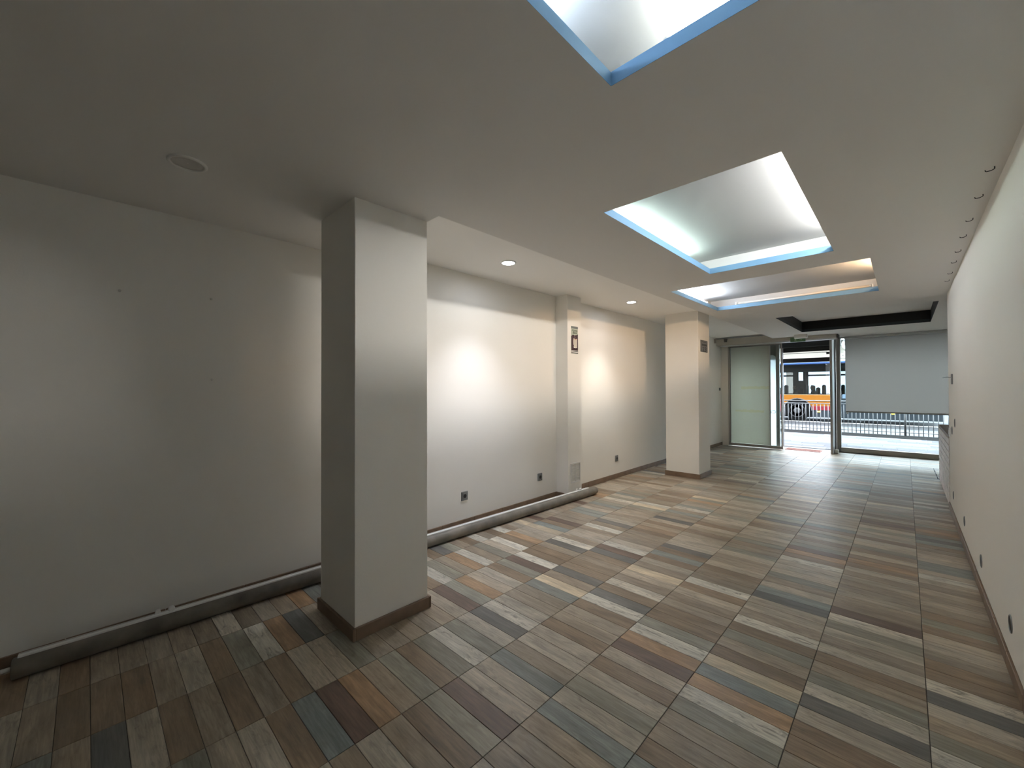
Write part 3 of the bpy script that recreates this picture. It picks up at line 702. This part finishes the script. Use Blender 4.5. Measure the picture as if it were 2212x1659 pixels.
rd_ = MB(); rd_.box((-60, 17.5, -.25), (60, 20.2, -.02), M['asphalt']).box((-60, 20.2, -.25), (60, 22.3, -.02), M['lane']).box((-60, 22.3, -.25), (60, 42, -.02), M['asphalt'])
rd_.box((-60, 22.15, -.02), (60, 22.32, -.014), M['white'])
tag(rd_.build('road'), 'street with grey lane strips behind the railing', 'road', kind='structure')
tag(MB().box((-60, 12.25, -.3), (-14, 17.5, -.01), M['pave']).box((9, 12.25, -.3), (60, 17.5, -.01), M['pave']).build('pavement'), 'plain continuation of the paving beyond the shop', 'pavement', kind='structure')

# railing: panels between posts
t = thing('railing', 'steel pedestrian railing with upright bars along the street', 'railing', (-1, 17.42, 0))
fx0_, fx1_ = -5.2, 2.6
part('top_rail', MB().cyl((fx0_, 17.42, 1.035), (fx1_, 17.42, 1.035), .017, M['steel'], 10), t)
part('second_rail', MB().cyl((fx0_, 17.42, .942), (fx1_, 17.42, .942), .014, M['steel'], 10), t)
part('bottom_rail', MB().cyl((fx0_, 17.42, .10), (fx1_, 17.42, .10), .012, M['steel'], 10), t)
n = int((fx1_-fx0_)/.1035)
bar = MB().cyl((0,0,0), (0,0,.93), .0095, M['steel'], 8)
bar0 = None
for q in range(n+1):
    x = fx0_+q*.1035
    if bar0 is None: bar0 = bar.build('bar', t, (0,0,0), loc=(x+1, 0, .008)); 
    else:
        o = bar0.copy(); COL.objects.link(o); o.location = (x+1, 0, .008)
for x in (-5.2, -3.45, -1.70, .05, 1.8): part('post', MB().cyl((x-.05, 17.42, .0), (x-.05, 17.42, 1.04), .021, M['steel'], 12), t)

# bus
BY = 22.34; bd = 2.45
t = thing('bus', 'city bus in orange, red and blue passing behind the railing', 'bus', (-3, BY+1.2, 0))
bx0, bx1 = -11.5, 1.05; wz = .47
OX0, OX1 = -4.10, -2.10
part('side_panel', MB().cbox((OX0, BY, .67), (OX1, BY+.05, 1.175), M['orange'], .012), t, 'orange side panel')
part('side_panel', MB().cbox((bx0, BY, .40), (OX0, BY+.05, 1.175), M['red'], .012), t, 'red side panel')
part('side_panel', MB().cbox((OX1, BY, .18), (bx1, BY+.05, 1.175), M['slate'], .012), t, 'dark slate side panel')
part('lower_stripe', MB().cbox((-3.03, BY-.002, .49), (OX1, BY+.05, .668), M['red'], .01), t, 'red stripe')
part('skirt', MB().cbox((-3.03, BY+.012, .18), (OX1, BY+.06, .49), M['slate'], .01).cbox((bx0, BY+.012, .18), (-4.06, BY+.06, .40), M['slate'], .01), t)
part('roof', MB().cbox((bx0, BY, 2.53), (bx1, BY+bd, 2.64), M['blue'], .03), t, 'blue roof edge')
part('roof_top', MB().cbox((bx0+.1, BY+.15, 2.62), (bx1-.1, BY+bd-.15, 2.70), M['whitedull'], .03), t)
part('window_glass', MB().box((bx0, BY+.02, 1.175), (bx1, BY+.028, 2.53), M['busglass']), t)
part('floor_pan', MB().box((bx0, BY+.06, .34), (bx1, BY+bd-.06, .42), M['busin']), t)
part('header_band', MB().box((bx0, BY+.03, 2.20), (bx1, BY+.09, 2.53), M['busin']), t)
fy0, fy1 = BY+bd-.05, BY+bd
far = MB().box((bx0, fy0, .3), (bx1, fy1, 1.20), M['busin']).box((bx0, fy0, 2.26), (bx1, fy1, 2.55), M['busin'])
xw = bx0
for a, b, bar_ in ((-10.6,-9.2,1),(-8.8,-7.4,1),(-7.0,-6.2,1),(-5.9,-4.08,1),(-3.85,-3.66,0),(-3.45,-1.95,1),(-1.6,.4,1)):
    far.box((xw, fy0, 1.2), (a, fy1, 2.26), M['busin']); xw = b
    if bar_: far.box((a, fy0, 2.05), (b, fy1, 2.13), M['busin'])
    else: far.box((a, fy0, 1.2), (b, fy1, 1.84), M['busin'])
far.box((xw, fy0, 1.2), (bx1, fy1, 2.26), M['busin'])
part('far_side', far, t)
part('end_wall', MB().box((bx1-.05, BY+.06, .4), (bx1, BY+bd-.06, 2.53), M['busin']).box((bx0, BY+.06, .4), (bx0+.05, BY+bd-.06, 2.53), M['busin']), t)
for x in (-4.45, -3.62, -2.95, -2.25, -1.5, -.75):
    part('seat', MB().cbox((x-.22, BY+1.5, .42), (x+.22, BY+1.95, .86), M['seat'], .05).cbox((x+.14, BY+1.5, .8), (x+.26, BY+1.95, 1.62), M['seat'], .05), t)
    part('seat', MB().cbox((x-.30, BY+.35, .42), (x+.14, BY+.8, .86), M['seat'], .05).cbox((x+.06, BY+.35, .8), (x+.18, BY+.8, 1.50), M['seat'], .05), t)
part('grab_pole', MB().cyl((-3.35, BY+1.1, .42), (-3.35, BY+1.1, 2.53), .02, M['steel'], 10).cyl((-2.45, BY+1.1, .42), (-2.45, BY+1.1, 2.53), .02, M['steel'], 10), t)
# wheel arch and wheel
wx, wr = -3.535, .46
arch = [(math.cos(a)*.53, math.sin(a)*.53) for a in [q*math.pi/14 for q in range(15)]]
part('wheel_arch', MB().prism([(-.53,-.30)]+arch[::-1]+[(.53,-.30)], (wx, BY-.004, wz+.0), (1,0,0), (0,0,1), (0,.012,0), M['tyre']), t)
ring = [(math.cos(a)*.55, math.sin(a)*.55) for a in [q*math.pi/14 for q in range(15)]]+[(math.cos(a)*.52, math.sin(a)*.52) for a in [math.pi-q*math.pi/14 for q in range(15)]]
part('arch_trim', MB().prism(ring, (wx, BY-.014, wz), (1,0,0), (0,0,1), (0,.014,0), M['steel']), t)
wh = part('wheel', MB().lathe([(.24,-.02),(.36,-.03),(.44,-.02),(.465,.02),(.465,.22),(.30,.24)], (wx, BY-.02, wz-.015), (0,1,0), M['tyre'], 32), t)
part('rim', MB().lathe([(.06,-.035),(.13,-.03),(.15,.02),(.24,.03),(.27,-.02),(.29,-.038),(.30,-.02)], (wx, BY-.02, wz-.015), (0,1,0), M['rim'], 28, close=True), t, up=wh)
for n in range(8):
    a = n*math.pi/4; part('wheel_nut', MB().cyl((wx+.19*math.cos(a), BY-.03, wz-.015+.19*math.sin(a)), (wx+.19*math.cos(a), BY+.01, wz-.015+.19*math.sin(a)), .018, M['steel'], 8), t, up=wh)
for x in (-2.756, -.345): part('marker_light', MB().cbox((x-.06, BY-.016, .405), (x+.06, BY+.012, .46), M['amber'], .012), t)
part('door_notice', MB().cbox((-1.93, BY-.01, 1.02), (-1.70, BY, 1.20), mat('pale blue notice', (0.1053, 0.1579, 0.2211), .5), .004), t)

# seated passengers: one continuous skinned body each
def passenger(x, y, zs, coat, label, hair):
    J = [(0,0,.10,.15),(0,0,.28,.15),(-.01,0,.46,.155),(-.02,0,.56,.075),(-.03,0,.63,.085),(-.035,0,.74,.10),(-.015,0,.80,.085),(-.135,0,.69,.022),
         (-.02,.18,.47,.062),(-.10,.23,.24,.05),(-.30,.16,.20,.04),(-.36,.15,.20,.035),(-.02,-.18,.47,.062),(-.10,-.23,.24,.05),(-.30,-.16,.20,.04),(-.36,-.15,.20,.035),
         (-.04,.10,.09,.09),(-.44,.11,.10,.07),(-.46,.11,-.26,.05),(-.56,.11,-.30,.04),(-.04,-.10,.09,.09),(-.44,-.11,.10,.07),(-.46,-.11,-.26,.05),(-.56,-.11,-.30,.04)]
    E_ = [(0,1),(1,2),(2,3),(3,4),(4,5),(5,6),(4,7),(2,8),(8,9),(9,10),(10,11),(2,12),(12,13),(13,14),(14,15),(0,16),(16,17),(17,18),(18,19),(0,20),(20,21),(21,22),(22,23)]
    me = bpy.data.meshes.new('person'); me.from_pydata([j[:3] for j in J], E_, []); o = bpy.data.objects.new('tmp', me); COL.objects.link(o)
    md = o.modifiers.new('skin', 'SKIN'); sv = me.skin_vertices[0].data
    for q, j in enumerate(J): sv[q].radius = (j[3], j[3]); sv[q].use_root = q == 0
    sb = o.modifiers.new('sub', 'SUBSURF'); sb.levels = 2
    bpy.context.view_layer.update()
    m2 = bpy.data.meshes.new_from_object(o.evaluated_get(bpy.context.evaluated_depsgraph_get())); bpy.data.objects.remove(o, do_unlink=True)
    m2.name = 'person'; m2.materials.clear()
    for m in (coat, M['skin'], hair): m2.materials.append(m)
    for p in m2.polygons:
        c = p.center; p.use_smooth = True
        p.material_index = (2 if (c.z > .77 or c.x > .0) else 1) if c.z > .60 else (1 if c.x < -.33 and c.z > .12 and abs(c.y) > .1 and c.z < .26 else 0)
    o = bpy.data.objects.new('person', m2); COL.objects.link(o); o.location = (x, y, zs)
    tag(o, label, 'person', 'bus passengers')
M['skin'] = mat('skin tone', (.12, .075, .055), .6); dk = mat('dark coat', (.008, .009, .012), .9); gy = mat('grey coat', (.045, .045, .05), .9); hr = mat('dark hair', (.012, .010, .009), .7); hg = mat('grey hair', (.12, .11, .10), .7)
passenger(-3.66, BY+.575, .80, dk, 'person in a dark coat seated in the bus above the wheel', hr)
passenger(-2.99, BY+.575, .80, gy, 'person in a grey coat seated in the middle of the bus window', hg)
passenger(-2.29, BY+.575, .80, gy, 'person in a grey coat seated in the bus beside the door post', hr)

# the shop's own upper street front, unseen, added to block sky light
t = thing('upper_front', 'unseen rendered street front above the shop window', 'building front', (-2, 12.7, 3.05), kind='structure')
part('facade', MB().box((-16, 12.4, 3.05), (12, 13.0, 15), M['facade']), t)
part('facade', MB().box((-16, 12.4, -.1), (-3.6, 12.7, 3.05), M['facade']).box((1.5, 12.4, -.1), (12, 12.7, 3.05), M['facade']), t)
part('unseen_balcony', MB().cbox((-6, 13.0, 3.3), (4, 13.9, 3.45), M['facwhite'], .02), t)  # unseen overhang, added to keep sky light off the pavement
# opposite building
fy = 34.0
t = thing('shop_building', 'cream building with white shop lettering across the street', 'building', (-5, fy, 0), kind=None)
part('facade', MB().box((-30, fy, -.02), (20, fy+6, 11), M['facade']), t)
part('fascia', MB().cbox((-30, fy-.25, 2.75), (20, fy, 3.28), M['facwhite'], .03), t)
part('ledge', MB().cbox((-30, fy-.35, 4.55), (20, fy, 4.75), M['facwhite'], .03), t)
for n in range(14):
    x = -28+n*3.3
    wn = part('window', MB().cbox((x, fy-.06, 5.4), (x+1.5, fy+.02, 7.6), M['facwhite'], .02), t)
    part('pane', MB().box((x+.1, fy-.08, 5.5), (x+.7, fy-.05, 7.5), M['facwin']).box((x+.8, fy-.08, 5.5), (x+1.4, fy-.05, 7.5), M['facwin']), t, up=wn)
    part('shopfront', MB().cbox((x-.4, fy-.05, .25), (x+2.2, fy+.02, 2.6), M['facwin'], .02), t)
text_mesh('Carte', 1.0, M['facwhite'], 'lettering', t, tuple(t.location), Matrix(((1,0,0,-1.80),(0,0,-1,fy-.02),(0,1,0,4.25),(0,0,0,1))), 0, .03)
text_mesh('ard', .56, M['facwhite'], 'lettering', t, tuple(t.location), Matrix(((1,0,0,-3.12),(0,0,-1,fy-.02),(0,1,0,3.60),(0,0,0,1))), 0, .02)
